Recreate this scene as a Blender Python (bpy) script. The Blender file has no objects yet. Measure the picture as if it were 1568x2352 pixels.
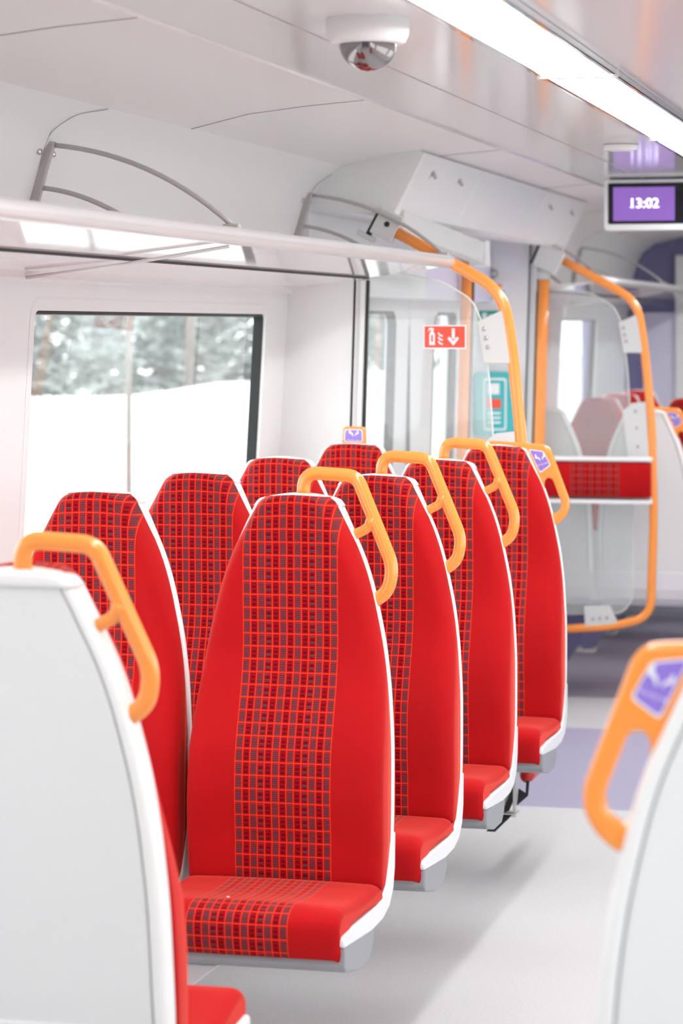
import bpy, math, random
from mathutils import Vector, Matrix
random.seed(7)
SC = bpy.context.scene
COL = SC.collection
# ------------------------------------------------------------------ camera
cd = bpy.data.cameras.new('camera'); cam = bpy.data.objects.new('camera', cd); COL.objects.link(cam)
cam.location = (0, 0, 1.6)
cam.rotation_euler = (math.radians(90), 0, math.atan2(1472, 6000))
cd.sensor_fit = 'VERTICAL'; cd.sensor_height = 36; cd.lens = 6000/2352*36
cd.shift_y = -428/2352
cd.clip_start = 0.05; cd.clip_end = 200
cd.dof.use_dof = True; cd.dof.focus_distance = 6.1; cd.dof.aperture_fstop = 4.8
SC.camera = cam
# ------------------------------------------------------------------ world + exposure
W = bpy.data.worlds.new('world'); SC.world = W; W.use_nodes = True
W.node_tree.nodes['Background'].inputs[0].default_value = (0.93, 0.96, 1.0, 1)
W.node_tree.nodes['Background'].inputs[1].default_value = 3.8
SC.view_settings.view_transform = 'Standard'; SC.view_settings.look = 'None'
SC.view_settings.gamma = 1; SC.view_settings.use_curve_mapping = False
SC.view_settings.exposure = 0.15
SC.cycles.max_bounces = 10; SC.cycles.diffuse_bounces = 6; SC.cycles.glossy_bounces = 5
SC.cycles.transparent_max_bounces = 16
LAMP = 17.0

# ------------------------------------------------------------------ materials
def mat(name, col, rough=.5, metal=0, spec=.5, emit=None, es=0, noise=0, nscale=200, coat=0, bump=0):
    m = bpy.data.materials.new(name); m.use_nodes = True
    nt = m.node_tree; b = nt.nodes['Principled BSDF']
    b.inputs['Base Color'].default_value = (*col, 1); b.inputs['Roughness'].default_value = rough
    b.inputs['Metallic'].default_value = metal; b.inputs['Specular IOR Level'].default_value = spec
    b.inputs['Coat Weight'].default_value = coat; b.inputs['Coat Roughness'].default_value = .08
    if emit: b.inputs['Emission Color'].default_value = (*emit, 1); b.inputs['Emission Strength'].default_value = es
    if noise or bump:
        tc = nt.nodes.new('ShaderNodeTexCoord'); n = nt.nodes.new('ShaderNodeTexNoise')
        n.inputs['Scale'].default_value = nscale; n.inputs['Detail'].default_value = 3
        nt.links.new(tc.outputs['Object'], n.inputs['Vector'])
        if noise:
            r = nt.nodes.new('ShaderNodeMapRange'); r.inputs[3].default_value = 1-noise; r.inputs[4].default_value = 1+noise
            nt.links.new(n.outputs[0], r.inputs[0])
            mx = nt.nodes.new('ShaderNodeVectorMath'); mx.operation = 'SCALE'; mx.inputs[0].default_value = col
            nt.links.new(r.outputs[0], mx.inputs['Scale']); nt.links.new(mx.outputs[0], b.inputs['Base Color'])
        if bump:
            bp = nt.nodes.new('ShaderNodeBump'); bp.inputs['Strength'].default_value = bump; bp.inputs['Distance'].default_value = .002
            nt.links.new(n.outputs[0], bp.inputs['Height']); nt.links.new(bp.outputs[0], b.inputs['Normal'])
    return m

def thin_glass(name, tint=(1, 1, 1), veil=0.0):
    m = bpy.data.materials.new(name); m.use_nodes = True; nt = m.node_tree; nt.nodes.clear()
    o = nt.nodes.new('ShaderNodeOutputMaterial'); t = nt.nodes.new('ShaderNodeBsdfTransparent')
    t.inputs[0].default_value = (*tint, 1)
    g = nt.nodes.new('ShaderNodeBsdfGlossy'); g.inputs['Roughness'].default_value = .02
    L = nt.links.new; lw = nt.nodes.new('ShaderNodeLayerWeight'); lw.inputs[0].default_value = .5
    pw = nt.nodes.new('ShaderNodeMath'); pw.operation = 'POWER'; L(lw.outputs['Facing'], pw.inputs[0]); pw.inputs[1].default_value = 5
    f = nt.nodes.new('ShaderNodeMath'); f.operation = 'MULTIPLY_ADD'; L(pw.outputs[0], f.inputs[0]); f.inputs[1].default_value = .95; f.inputs[2].default_value = .05
    mx = nt.nodes.new('ShaderNodeMixShader')
    L(f.outputs[0], mx.inputs[0]); L(t.outputs[0], mx.inputs[1]); L(g.outputs[0], mx.inputs[2])
    if veil:
        d = nt.nodes.new('ShaderNodeBsdfDiffuse'); d.inputs[0].default_value = (.9, .92, .92, 1)
        m2 = nt.nodes.new('ShaderNodeMixShader'); m2.inputs[0].default_value = veil
        L(mx.outputs[0], m2.inputs[1]); L(d.outputs[0], m2.inputs[2]); L(m2.outputs[0], o.inputs[0])
    else: L(mx.outputs[0], o.inputs[0])
    return m

def fabric():
    m = bpy.data.materials.new('red_moquette'); m.use_nodes = True; nt = m.node_tree; L = nt.links.new
    b = nt.nodes['Principled BSDF']; b.inputs['Roughness'].default_value = .85
    b.inputs['Specular IOR Level'].default_value = .15
    b.inputs['Sheen Weight'].default_value = .8; b.inputs['Sheen Roughness'].default_value = .35
    b.inputs['Sheen Tint'].default_value = (1, .17, .12, 1)
    def M(op, a, c=None, d=None):
        n = nt.nodes.new('ShaderNodeMath'); n.operation = op
        for i, v in enumerate((a, c, d)):
            if v is None: continue
            if isinstance(v, (int, float)): n.inputs[i].default_value = v
            else: L(v, n.inputs[i])
        return n.outputs[0]
    def mix(f, a, c):
        n = nt.nodes.new('ShaderNodeMix'); n.data_type = 'RGBA'
        if isinstance(f, (int, float)): n.inputs[0].default_value = f
        else: L(f, n.inputs[0])
        for i, v in ((6, a), (7, c)):
            if isinstance(v, tuple): n.inputs[i].default_value = (*v, 1)
            else: L(v, n.inputs[i])
        return n.outputs[2]
    uv = nt.nodes.new('ShaderNodeUVMap'); uv.uv_map = 'UVMap'
    sp = nt.nodes.new('ShaderNodeSeparateXYZ'); L(uv.outputs[0], sp.inputs[0]); u, v = sp.outputs[0], sp.outputs[1]
    PW = .206/13
    su = M('DIVIDE', M('ADD', u, .103), PW); sv = M('DIVIDE', v, .0279)
    fu = M('FRACT', su); fv = M('FRACT', sv); cu = M('FLOOR', su)
    du = M('ABSOLUTE', M('SUBTRACT', fu, .5)); dv = M('ABSOLUTE', M('SUBTRACT', fv, .5))
    strip = M('LESS_THAN', M('ABSOLUTE', u), .1042)
    line = M('MAXIMUM', M('GREATER_THAN', du, .455), M('GREATER_THAN', dv, .471))
    cell = M('MULTIPLY', M('LESS_THAN', du, .37), M('LESS_THAN', M('ABSOLUTE', M('SUBTRACT', fv, .48)), .40))
    cr = nt.nodes.new('ShaderNodeValToRGB'); cr.color_ramp.interpolation = 'CONSTANT'
    L(M('DIVIDE', M('ADD', cu, .5), 13), cr.inputs[0])
    types = [1, 0, 1, .5, 0, 1, 0, 1, 0, .5, 1, 0, 1]
    e = cr.color_ramp.elements; e[0].position = 0; e[0].color = (1, 1, 1, 1); e[1].position = 1/13; e[1].color = (0, 0, 0, 1)
    for i in range(2, 13):
        x = e.new(i/13); x.color = (types[i],)*3+(1,)
    ty = cr.outputs[0]
    # fine weave inside cells
    thr = M('FRACT', M('MULTIPLY', fv, 7.0)); dots = M('FRACT', M('MULTIPLY', fu, 8.0))
    weave = M('MULTIPLY', M('GREATER_THAN', thr, .55), M('GREATER_THAN', dots, .35))
    grey = mix(weave, (.115, .011, .020), (.24, .07, .08))
    bars = M('GREATER_THAN', M('FRACT', M('MULTIPLY', fv, 3.0)), .45)
    core = M('MULTIPLY', M('LESS_THAN', du, .27), bars)
    dark = mix(core, (.33, .0, .006), (.12, .0, .004))
    isgrey = M('GREATER_THAN', ty, .75); ismix = M('MULTIPLY', M('GREATER_THAN', ty, .3), M('SUBTRACT', 1, isgrey))
    mixed = mix(M('GREATER_THAN', M('FRACT', M('MULTIPLY', fv, 2.0)), .5), dark, grey)
    cellc = mix(ismix, mix(isgrey, dark, grey), mixed)
    tc = nt.nodes.new('ShaderNodeTexCoord')
    n1 = nt.nodes.new('ShaderNodeTexNoise'); n1.inputs['Scale'].default_value = 6; n1.inputs['Detail'].default_value = 4
    L(tc.outputs['Object'], n1.inputs[0])
    n2 = nt.nodes.new('ShaderNodeTexNoise'); n2.inputs['Scale'].default_value = 700; n2.inputs['Detail'].default_value = 2
    L(tc.outputs['Object'], n2.inputs[0])
    base = mix(n1.outputs[0], (.33, .0015, .004), (.50, .004, .007))
    base = mix(M('MULTIPLY', n2.outputs[0], .30), base, (.66, .018, .018))
    inside = mix(line, mix(cell, (.46, .003, .008), cellc), (.80, .062, .016))
    L(mix(strip, base, inside), b.inputs['Base Color'])
    bp = nt.nodes.new('ShaderNodeBump'); bp.inputs['Strength'].default_value = .25; bp.inputs['Distance'].default_value = .0008
    hh = M('ADD', n2.outputs[0], M('MULTIPLY', M('MULTIPLY', line, strip), -.8))
    L(hh, bp.inputs['Height']); L(bp.outputs[0], b.inputs['Normal'])
    return m

def floor_mat():
    m = bpy.data.materials.new('speckled_vinyl_floor'); m.use_nodes = True; nt = m.node_tree; L = nt.links.new
    b = nt.nodes['Principled BSDF']; b.inputs['Roughness'].default_value = .55; b.inputs['Specular IOR Level'].default_value = .35
    tc = nt.nodes.new('ShaderNodeTexCoord'); sp = nt.nodes.new('ShaderNodeSeparateXYZ'); L(tc.outputs['Object'], sp.inputs[0])
    r = nt.nodes.new('ShaderNodeValToRGB'); r.color_ramp.interpolation = 'CONSTANT'
    d = nt.nodes.new('ShaderNodeMath'); d.operation = 'DIVIDE'; d.inputs[1].default_value = 20; L(sp.outputs[1], d.inputs[0])
    L(d.outputs[0], r.inputs[0]); e = r.color_ramp.elements
    e[0].position = 0; e[0].color = (.57, .575, .58, 1); e[1].position = 8.57/20; e[1].color = (.36, .34, .47, 1)
    x = e.new(10.26/20); x.color = (.54, .54, .56, 1)
    x = e.new(11.15/20); x.color = (.27, .26, .32, 1)
    n = nt.nodes.new('ShaderNodeTexNoise'); n.inputs['Scale'].default_value = 160; n.inputs['Detail'].default_value = 4; L(tc.outputs['Object'], n.inputs[0])
    n3 = nt.nodes.new('ShaderNodeTexNoise'); n3.inputs['Scale'].default_value = 1.2; L(tc.outputs['Object'], n3.inputs[0])
    a = nt.nodes.new('ShaderNodeMath'); a.operation = 'ADD'; L(n.outputs[0], a.inputs[0])
    q = nt.nodes.new('ShaderNodeMath'); q.operation = 'MULTIPLY'; q.inputs[1].default_value = .5; L(n3.outputs[0], q.inputs[0]); L(q.outputs[0], a.inputs[1])
    mr = nt.nodes.new('ShaderNodeMapRange'); mr.inputs[1].default_value = .4; mr.inputs[2].default_value = 1.1
    mr.inputs[3].default_value = .88; mr.inputs[4].default_value = 1.1; L(a.outputs[0], mr.inputs[0])
    s = nt.nodes.new('ShaderNodeVectorMath'); s.operation = 'SCALE'; L(r.outputs[0], s.inputs[0]); L(mr.outputs[0], s.inputs['Scale'])
    L(s.outputs[0], b.inputs['Base Color'])
    return m

M_ = dict(
    fabric=fabric(), floor=floor_mat(),
    white=mat('white_panel', (.83, .83, .83), .38, noise=.015, nscale=3),
    ceil=mat('gloss_ceiling', (.77, .745, .735), .12, spec=.6),
    cove=mat('satin_ceiling', (.85, .82, .81), .35),
    shelf=mat('gloss_shelf', (.78, .77, .77), .06, spec=.8),
    shell=mat('seat_shell_plastic', (.80, .81, .81), .35),
    rim=mat('seat_rim_plastic', (.86, .86, .85), .28),
    groove=mat('groove', (.30, .30, .31), .6),
    pan=mat('pan_plastic', (.80, .80, .83), .35),
    grey=mat('grey_bracket_plastic', (.30, .31, .33), .45),
    orange=mat('orange_powder_coat', (1.0, .33, .06), .22, spec=.5, coat=.3),
    tube=mat('white_tube', (.80, .79, .79), .2, spec=.6, coat=.3),
    clamp=mat('light_grey_clamp', (.66, .66, .65), .4),
    arc=mat('taupe_grey_metal', (.46, .43, .42), .4),
    steel=mat('brushed_steel', (.6, .6, .6), .25, metal=1),
    trim=mat('bright_trim', (.85, .85, .85), .08, metal=1),
    black=mat('black_rubber', (.012, .016, .016), .5),
    lav=mat('lavender_panel', (.72, .70, .86), .4),
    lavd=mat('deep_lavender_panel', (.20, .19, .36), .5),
    purple=mat('purple_sticker', (.30, .20, .68), .3),
    wsticker=mat('white_print', (.88, .88, .9), .4),
    teal=mat('teal_box', (.06, .48, .49), .3),
    green=mat('green_sign', (.02, .38, .30), .4),
    redsign=mat('red_sign', (.90, .09, .05), .35),
    paleblue=mat('pale_blue_print', (.50, .56, .82), .5),
    lamp=mat('lamp_diffuser', (1, 1, 1), .5, emit=(1, .985, .97), es=LAMP),
    screen=mat('purple_screen', (.05, .03, .12), .2, emit=(.26, .12, .47), es=.9),
    digits=mat('screen_digits', (.8, .8, .9), .3, emit=(.85, .80, 1), es=.85),
    bezel=mat('black_bezel', (.006, .006, .01), .15),
    glass=thin_glass('clear_glass', (.96, .985, .98)),
    screenglass=thin_glass('screen_glass', (.95, .975, .97), .17),
    paneglass=thin_glass('pane_glass', (.96, .985, .98), .07),
    smoke=mat('dome_glass', (.30, .28, .28), .04, metal=.85),
    red=mat('extinguisher_red', (.55, .01, .01), .3),
    yellow=mat('label_yellow', (.75, .6, .25), .4),
    leaf=mat('leaf_green', (.36, .40, .38), .45, noise=.5, nscale=5),
    bark=mat('bark', (.22, .20, .18), .9, noise=.2, nscale=12),
    fence=mat('fence_white', (.80, .82, .80), .5),
    ground=mat('pale_ballast', (.62, .60, .57), .9, noise=.2, nscale=3),
    crumb=mat('crumb', (.85, .75, .5), .7),
)

# ------------------------------------------------------------------ mesh helpers
class MB:
    def __init__(s): s.v = []; s.f = []; s.mi = []; s.uv = []; s.mats = []; s.sm = []
    def slot(s, m):
        if m not in s.mats: s.mats.append(m)
        return s.mats.index(m)
    def face(s, idx, m, sm=False, uv=None):
        s.f.append(list(idx)); s.mi.append(s.slot(m)); s.sm.append(sm); s.uv.append(uv)
    def quad(s, pts, m):
        b = len(s.v); s.v += [Vector(p) for p in pts]; s.face(range(b, b+len(pts)), m)
    def box(s, a, b, m, T=None):
        x0, y0, z0 = a; x1, y1, z1 = b; k = len(s.v)
        P = [(x0,y0,z0),(x1,y0,z0),(x1,y1,z0),(x0,y1,z0),(x0,y0,z1),(x1,y0,z1),(x1,y1,z1),(x0,y1,z1)]
        s.v += [(T @ Vector(p)) if T else Vector(p) for p in P]
        for q in ((3,2,1,0),(4,5,6,7),(0,1,5,4),(1,2,6,5),(2,3,7,6),(3,0,4,7)): s.face([k+i for i in q], m)
    def prism(s, poly, axis, lo, hi, m):
        """polygon (a,b) extruded along axis 'x' (a=Y,b=Z), 'y' (a=X,b=Z) or 'z'."""
        k = len(s.v); n = len(poly)
        def P(a, b, c): return Vector({'x': (c, a, b), 'y': (a, c, b), 'z': (a, b, c)}[axis])
        s.v += [P(a, b, lo) for a, b in poly]+[P(a, b, hi) for a, b in poly]
        s.face(range(k+n-1, k-1, -1), m); s.face(range(k+n, k+2*n), m)
        for i in range(n): s.face((k+i, k+(i+1) % n, k+n+(i+1) % n, k+n+i), m)
    def grid(s, rows, m, close=False, uvs=None, caps=False, sm=True):
        k = len(s.v); n = len(rows[0])
        for r in rows: s.v += [Vector(p) for p in r]
        c = n if close else n-1
        for i in range(len(rows)-1):
            for j in range(c):
                j2 = (j+1) % n
                uv = None
                if uvs: uv = [uvs[i][j], uvs[i][j2], uvs[i+1][j2], uvs[i+1][j]]
                s.face((k+i*n+j, k+i*n+j2, k+(i+1)*n+j2, k+(i+1)*n+j), m, sm, uv)
        if caps:
            s.face([k+j for j in range(n)][::-1], m, False, [uvs[0][j] for j in range(n)][::-1] if uvs else None)
            b = k+(len(rows)-1)*n; s.face([b+j for j in range(n)], m, False, [uvs[-1][j] for j in range(n)] if uvs else None)
    def tube(s, pts, r, m, seg=14, caps=True, flat=1.0, up=None):
        pts = [Vector(p) for p in pts]; rows = []
        t0 = (pts[1]-pts[0]).normalized()
        nrm = Vector(up) if up else (Vector((0, 1, 0)) if abs(t0.y) < .9 else Vector((1, 0, 0)))
        for i, p in enumerate(pts):
            t = (pts[min(i+1, len(pts)-1)]-pts[max(i-1, 0)]).normalized()
            nrm = (nrm-t*nrm.dot(t)).normalized(); bi = t.cross(nrm)
            rr = r[i] if isinstance(r, (list, tuple)) else r
            rows.append([p+nrm*math.cos(a)*rr*flat+bi*math.sin(a)*rr for a in [2*math.pi*q/seg for q in range(seg)]])
        s.grid(rows, m, close=True, caps=caps)
    def lathe(s, prof, c, m, seg=32, axis='z'):
        rows = []
        for r, h in prof:
            rows.append([Vector(c)+(Vector((r*math.cos(a), r*math.sin(a), h)) if axis == 'z' else
                         (Vector((r*math.cos(a), h, r*math.sin(a))) if axis == 'y' else Vector((h, r*math.cos(a), r*math.sin(a)))))
                         for a in [2*math.pi*q/seg for q in range(seg)]])
        s.grid(rows, m, close=True)
    def build(s, name, parent=None, bevel=0, seg=2):
        me = bpy.data.meshes.new(name); me.from_pydata([tuple(v) for v in s.v], [], s.f)
        for m in s.mats: me.materials.append(m)
        if any(s.uv):
            ul = me.uv_layers.new(name='UVMap')
            for p, uv in zip(me.polygons, s.uv):
                for q, li in enumerate(p.loop_indices): ul.data[li].uv = uv[q] if uv else (9, 9)
        for p, mi, sm in zip(me.polygons, s.mi, s.sm): p.material_index = mi; p.use_smooth = sm
        import bmesh
        bm = bmesh.new(); bm.from_mesh(me); bmesh.ops.recalc_face_normals(bm, faces=bm.faces); bm.to_mesh(me); bm.free()
        o = bpy.data.objects.new(name, me); COL.objects.link(o)
        if parent: o.parent = parent
        if bevel:
            b = o.modifiers.new('bevel', 'BEVEL'); b.width = bevel; b.segments = seg; b.limit_method = 'ANGLE'
            b.angle_limit = math.radians(35); b.harden_normals = False
        return o

def tag(o, label, cat, group=None):
    o['label'] = label; o['category'] = cat
    if group: o['group'] = group
    return o
def struct(o, label=None):
    o['kind'] = 'structure'
    if label: o['label'] = label
    return o
def empty(name, loc=(0, 0, 0), rz=0):
    o = bpy.data.objects.new(name, None); COL.objects.link(o); o.location = loc; o.rotation_euler = (0, 0, rz)
    o.empty_display_size = .1; return o
def fillet(pts, rad, n=7):
    pts = [Vector(p) for p in pts]; out = [pts[0]]
    for i in range(1, len(pts)-1):
        r = rad[i-1] if isinstance(rad, (list, tuple)) else rad
        a = (pts[i-1]-pts[i]); b = (pts[i+1]-pts[i]); la, lb = a.length, b.length; a.normalize(); b.normalize()
        d = min(r*1.0, la*.49, lb*.49)
        p0, p1 = pts[i]+a*d, pts[i]+b*d
        for k in range(n+1):
            t = k/n; out.append(p0*(1-t)**2+pts[i]*2*t*(1-t)+p1*t*t)
    out.append(pts[-1]); return out
def hermite(tab, x):
    tab = sorted(tab)
    if x <= tab[0][0]: return tab[0][1]
    if x >= tab[-1][0]: return tab[-1][1]
    for i in range(len(tab)-1):
        if tab[i][0] <= x <= tab[i+1][0]:
            x0, y0 = tab[i]; x1, y1 = tab[i+1]; h = x1-x0; d = (y1-y0)/h
            def sl(j):
                if j <= 0 or j >= len(tab)-1: return d
                a = (tab[j][1]-tab[j-1][1])/(tab[j][0]-tab[j-1][0]); b = (tab[j+1][1]-tab[j][1])/(tab[j+1][0]-tab[j][0])
                return 0 if a*b <= 0 else 2*a*b/(a+b)
            m0, m1 = sl(i), sl(i+1); t = (x-x0)/h
            return (2*t**3-3*t*t+1)*y0+(t**3-2*t*t+t)*h*m0+(-2*t**3+3*t*t)*y1+(t**3-t*t)*h*m1
def poly_mesh(name, outer, holes, depth, bevel, material, parent=None, y=0.0, res=3):
    """2D outline (x,z) with holes, extruded along Y, rounded edges."""
    cu = bpy.data.curves.new(name, 'CURVE'); cu.dimensions = '2D'; cu.fill_mode = 'BOTH'
    cu.extrude = max(depth/2-bevel, 0); cu.bevel_depth = bevel; cu.bevel_resolution = res; cu.offset = -bevel
    for pl in [outer]+holes:
        sp = cu.splines.new('POLY'); sp.points.add(len(pl)-1); sp.use_cyclic_u = True
        for p, q in zip(sp.points, pl): p.co = (q[0], q[1], 0, 1)
    t = bpy.data.objects.new('tmp', cu); COL.objects.link(t)
    dg = bpy.context.evaluated_depsgraph_get(); me = bpy.data.meshes.new_from_object(t.evaluated_get(dg))
    bpy.data.objects.remove(t); bpy.data.curves.remove(cu)
    me.transform(Matrix.Translation((0, y, 0)) @ Matrix.Rotation(math.radians(90), 4, 'X'))
    me.materials.clear(); me.materials.append(material)
    for p in me.polygons: p.use_smooth = False
    me.name = name; o = bpy.data.objects.new(name, me); COL.objects.link(o)
    if parent: o.parent = parent
    return o
def text_polys(txt, size, offset=0.0):
    cu = bpy.data.curves.new('t', 'FONT'); cu.body = txt; cu.size = size; cu.offset = offset
    cu.align_x = 'CENTER'; cu.align_y = 'CENTER'; cu.resolution_u = 3
    t = bpy.data.objects.new('t', cu); COL.objects.link(t)
    dg = bpy.context.evaluated_depsgraph_get(); me = bpy.data.meshes.new_from_object(t.evaluated_get(dg))
    bpy.data.objects.remove(t)
    vs = [v.co.copy() for v in me.vertices]; fs = [list(p.vertices) for p in me.polygons]
    bpy.data.meshes.remove(me); return vs, fs
def add_text(mb, txt, size, fn, m, offset=0.0):
    vs, fs = text_polys(txt, size, offset); k = len(mb.v); mb.v += [Vector(fn(v.x, v.y)) for v in vs]
    for f in fs: mb.face([k+i for i in f], m)
def rrect(a0, a1, b0, b1, r, n=5):
    out = []
    for cx, cy, s in ((a1-r, b1-r, 0), (a0+r, b1-r, 90), (a0+r, b0+r, 180), (a1-r, b0+r, 270)):
        for k in range(n+1):
            t = math.radians(s+90*k/n); out.append((cx+r*math.cos(t), cy+r*math.sin(t)))
    return out

# ------------------------------------------------------------------ carriage section
CX = -.825
def xw(z): return -2.117-.055*(1.64-z)
def XS(x, side): return x if side == 'left' else 2*CX-x
Y0, Y1 = -1.6, 16.3
V0, V1 = 7.93, 11.14       # vestibule, between the two glass screens
DOOR = (8.72, 11.02)
WINS = {'left': [(3.36, 5.31), (5.67, 7.67), (13.43, 14.72)], 'right': [(1.0, 2.95), (3.36, 5.31), (5.67, 7.67), (13.43, 14.72)]}
ZB, ZT = .85, 1.637

mb = MB(); mb.box((-2.3, Y0, -.05), (.65, Y1, 0), M_['floor']); fl = struct(mb.build('floor'), 'pale speckled vinyl floor with a lilac band by the doors')

for side in ('left', 'right'):
    mb = MB(); W_ = M_['white']
    X = lambda x: XS(x, side)
    # lower wall and window band, cells with holes
    ys = sorted(set([Y0, Y1, DOOR[0], DOOR[1]]+[y for w in WINS[side] for y in w]))
    zs = [0, .30, ZB, ZT, 1.705]
    for i in range(len(ys)-1):
        a, b = ys[i], ys[i+1]; mid = (a+b)/2
        for j in range(len(zs)-1):
            c, d = zs[j], zs[j+1]
            if DOOR[0] < mid < DOOR[1]: continue
            if c == ZB and any(w[0] < mid < w[1] for w in WINS[side]): continue
            mb.quad([(X(xw(c)), a, c), (X(xw(c)), b, c), (X(xw(d)), b, d), (X(xw(d)), a, d)], W_)
    struct(mb.build('wall_'+side))
    # door recess jambs and top band
    mb = MB()
    for y in DOOR:
        mb.box((min(X(-2.13), X(-2.26)), y-.03, 0), (max(X(-2.13), X(-2.26)), y+.03, 1.98), W_)
    mb.box((min(X(-2.10), X(-2.26)), DOOR[0], 1.76), (max(X(-2.10), X(-2.26)), DOOR[1], 2.0), M_['lav'])
    struct(mb.build('trim_1' if side == 'left' else 'trim_2', bevel=.004))
    # ledge under the shelf, cove, lateral ceiling
    mb = MB()
    for a, b in ((Y0, V0), (V1, Y1)):
        prof = [(xw(1.705), 1.705), (-2.06, 1.722), (-1.85, 1.745)]
        mb.grid([[(X(x), a, z) for x, z in prof], [(X(x), b, z) for x, z in prof]], M_['shelf'], sm=False)
    struct(mb.build('trim_3' if side == 'left' else 'trim_4'))
    mb = MB()
    prof = [(-2.10, 1.70), (-2.10, 1.78), (-2.088, 1.88), (-2.055, 1.99), (-2.02, 2.05), (-1.95, 2.10)]
    mb.grid([[(X(x), y, z) for x, z in prof] for y in (Y0, 5.57, V0, V1, 13.6, Y1)], W_, sm=True)
    # fine panel seams in the cove
    for ysm in (5.40, 7.78, 13.4):
        pts = [(-2.087, ysm+.17, 1.88), (-2.052, ysm+.15, 2.0), (-2.030, ysm+.13, 2.035), (-1.985, ysm+.17, 2.076), (-1.952, ysm+.30, 2.097)]
        pp = [Vector((X(p[0]+.002), p[1], p[2])) for p in fillet(pts, .05, 4)]
        mb.tube(pp, .0013, M_['arc'], seg=6)
    struct(mb.build('trim_5' if side == 'left' else 'trim_6'))

mb = MB(); prof = [(-1.95, 2.10), (-1.80, 2.135), (-1.65, 2.152), (-1.50, 2.164), (-1.50, 2.17)]
prof = prof+[(2*CX-x, z) for x, z in prof[::-1]]
lat = prof[:4]; lat2 = prof[-4:]
ceil_o = MB()
for L_, mm in ((lat, M_['cove']), (lat2, M_['cove'])):
    ceil_o.grid([[(x, y, z) for x, z in L_] for y in (Y0, Y1)], mm, sm=True)
ceil_o.grid([[(x, y, z) for x, z in ((-1.50, 2.164), (-1.497, 2.17), (2*CX+1.497, 2.17), (2*CX+1.50, 2.164))] for y in (Y0, Y1)], M_['ceil'], sm=False)
# seams
for y in (2.5, 4.55, 6.35, 8.25, 10.3, 12.2, 14.2):
    for sgn in (0, 1):
        pts = [(x if not sgn else 2*CX-x, y, z-.0006) for x, z in prof[:4]]
        ceil_o.tube(pts, .0014, M_['arc'], seg=5)
for x in (-1.27, 2*CX+1.27):
    ceil_o.box((x-.0015, Y0, 2.1685), (x+.0015, Y1, 2.1705), M_['arc'])
struct(ceil_o.build('ceiling'))
mb = MB(); mb.box((-2.4, Y0-.05, -.05), (.75, Y0, 2.3), M_['lavd']); struct(mb.build('wall_back'))
mb = MB(); mb.box((-2.4, Y0, 2.2), (.75, Y1, 2.25), M_['white']); struct(mb.build('trim_7'))

# end partition far away: lavender with pale door frame
mb = MB()
mb.box((-2.4, 16.0, 0), (-1.80, 16.06, 2.3), M_['lavd']); mb.box((.15, 16.0, 0), (.75, 16.06, 2.3), M_['lavd'])
mb.box((-1.80, 16.0, 2.02), (.15, 16.06, 2.3), M_['lavd']); mb.box((-2.02, 15.985, 0), (-1.82, 16.0, 1.68), M_['lav'])
struct(mb.build('wall_front'))
mb = MB()
mb.box((-1.82, 15.96, 0), (-1.76, 16.05, 2.03), M_['white']); mb.box((.11, 15.96, 0), (.17, 16.05, 2.03), M_['white'])
mb.box((-1.76, 15.96, 1.98), (.11, 16.05, 2.03), M_['white']); mb.box((-1.76, 16.02, 0), (.11, 16.05, 1.98), M_['bezel'])
struct(mb.build('door_3', bevel=.003))

# ------------------------------------------------------------------ windows
wn = 0
for side in ('left', 'right'):
    X = lambda x: XS(x, side)
    for (a, b) in WINS[side]:
        wn += 1
        def ring(o_, d_): return [(X(xw(z)+d_), y, z) for y, z in rrect(a-o_, b+o_, ZB-o_, ZT+o_, max(.022+o_, .006))]
        mb = MB()
        mb.grid([ring(.030, .0004), ring(.024, .0014), ring(.004, .0014), ring(-.002, .0005), ring(-.002, -.012)], M_['white'], close=True, sm=False)
        r = struct(mb.build('window_%d' % wn))
        mb = MB()
        mb.grid([ring(-.002, -.008), ring(-.010, -.010), ring(-.012, -.036)], M_['black'], close=True, sm=False)
        mb.build('gasket', r)
        mb = MB(); rr = [(X(xw(z)-.034), y, z) for y, z in rrect(a+.008, b-.008, ZB+.008, ZT-.008, .02)]
        mb.quad(rr, M_['paneglass']); mb.build('pane', r)

# ------------------------------------------------------------------ sliding doors
dn = 0
for side in ('left', 'right'):
    X = lambda x: XS(x, side); dn += 1
    root = struct(empty('door_%d' % dn, (0, 0, 0)))
    for (a, b, c, d, mm) in ((8.75, 9.93, 8.98, 9.69, M_['white']), (9.94, 10.99, 10.40, 10.87, M_['white'])):
        mb = MB(); zb, zt = .95, 1.655
        o2 = [(y, z) for y, z in rrect(a, b, 0.02, 1.95, .012)]; i2 = [(y, z) for y, z in rrect(c, d, zb, zt, .07)]
        def xr(z): return -2.165-.03*(1.6-z)
        mb.grid([[(X(xr(z)-.04), y, z) for y, z in o2], [(X(xr(z)), y, z) for y, z in o2], [(X(xr(z)), y, z) for y, z in i2], [(X(xr(z)-.04), y, z) for y, z in i2]], mm, close=True, sm=False)
        lf = mb.build('door_leaf', root)
        mb = MB()
        i3 = [(y, z) for y, z in rrect(c+.012, d-.012, zb+.012, zt-.012, .06)]
        mb.grid([[(X(xr(z)+.003), y, z) for y, z in i2], [(X(xr(z)+.003), y, z) for y, z in i3], [(X(xr(z)-.03), y, z) for y, z in i3]], M_['black'], close=True, sm=False)
        mb.build('gasket', lf)
        mb = MB(); mb.quad([(X(xr(z)-.025), y, z) for y, z in i3], M_['glass']); mb.build('pane', lf)
    mb = MB(); mb.box((min(X(-2.165), X(-2.175)), 9.925, 0.02), (max(X(-2.165), X(-2.175)), 9.945, 1.95), M_['black']); mb.build('door_seal', root)

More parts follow.
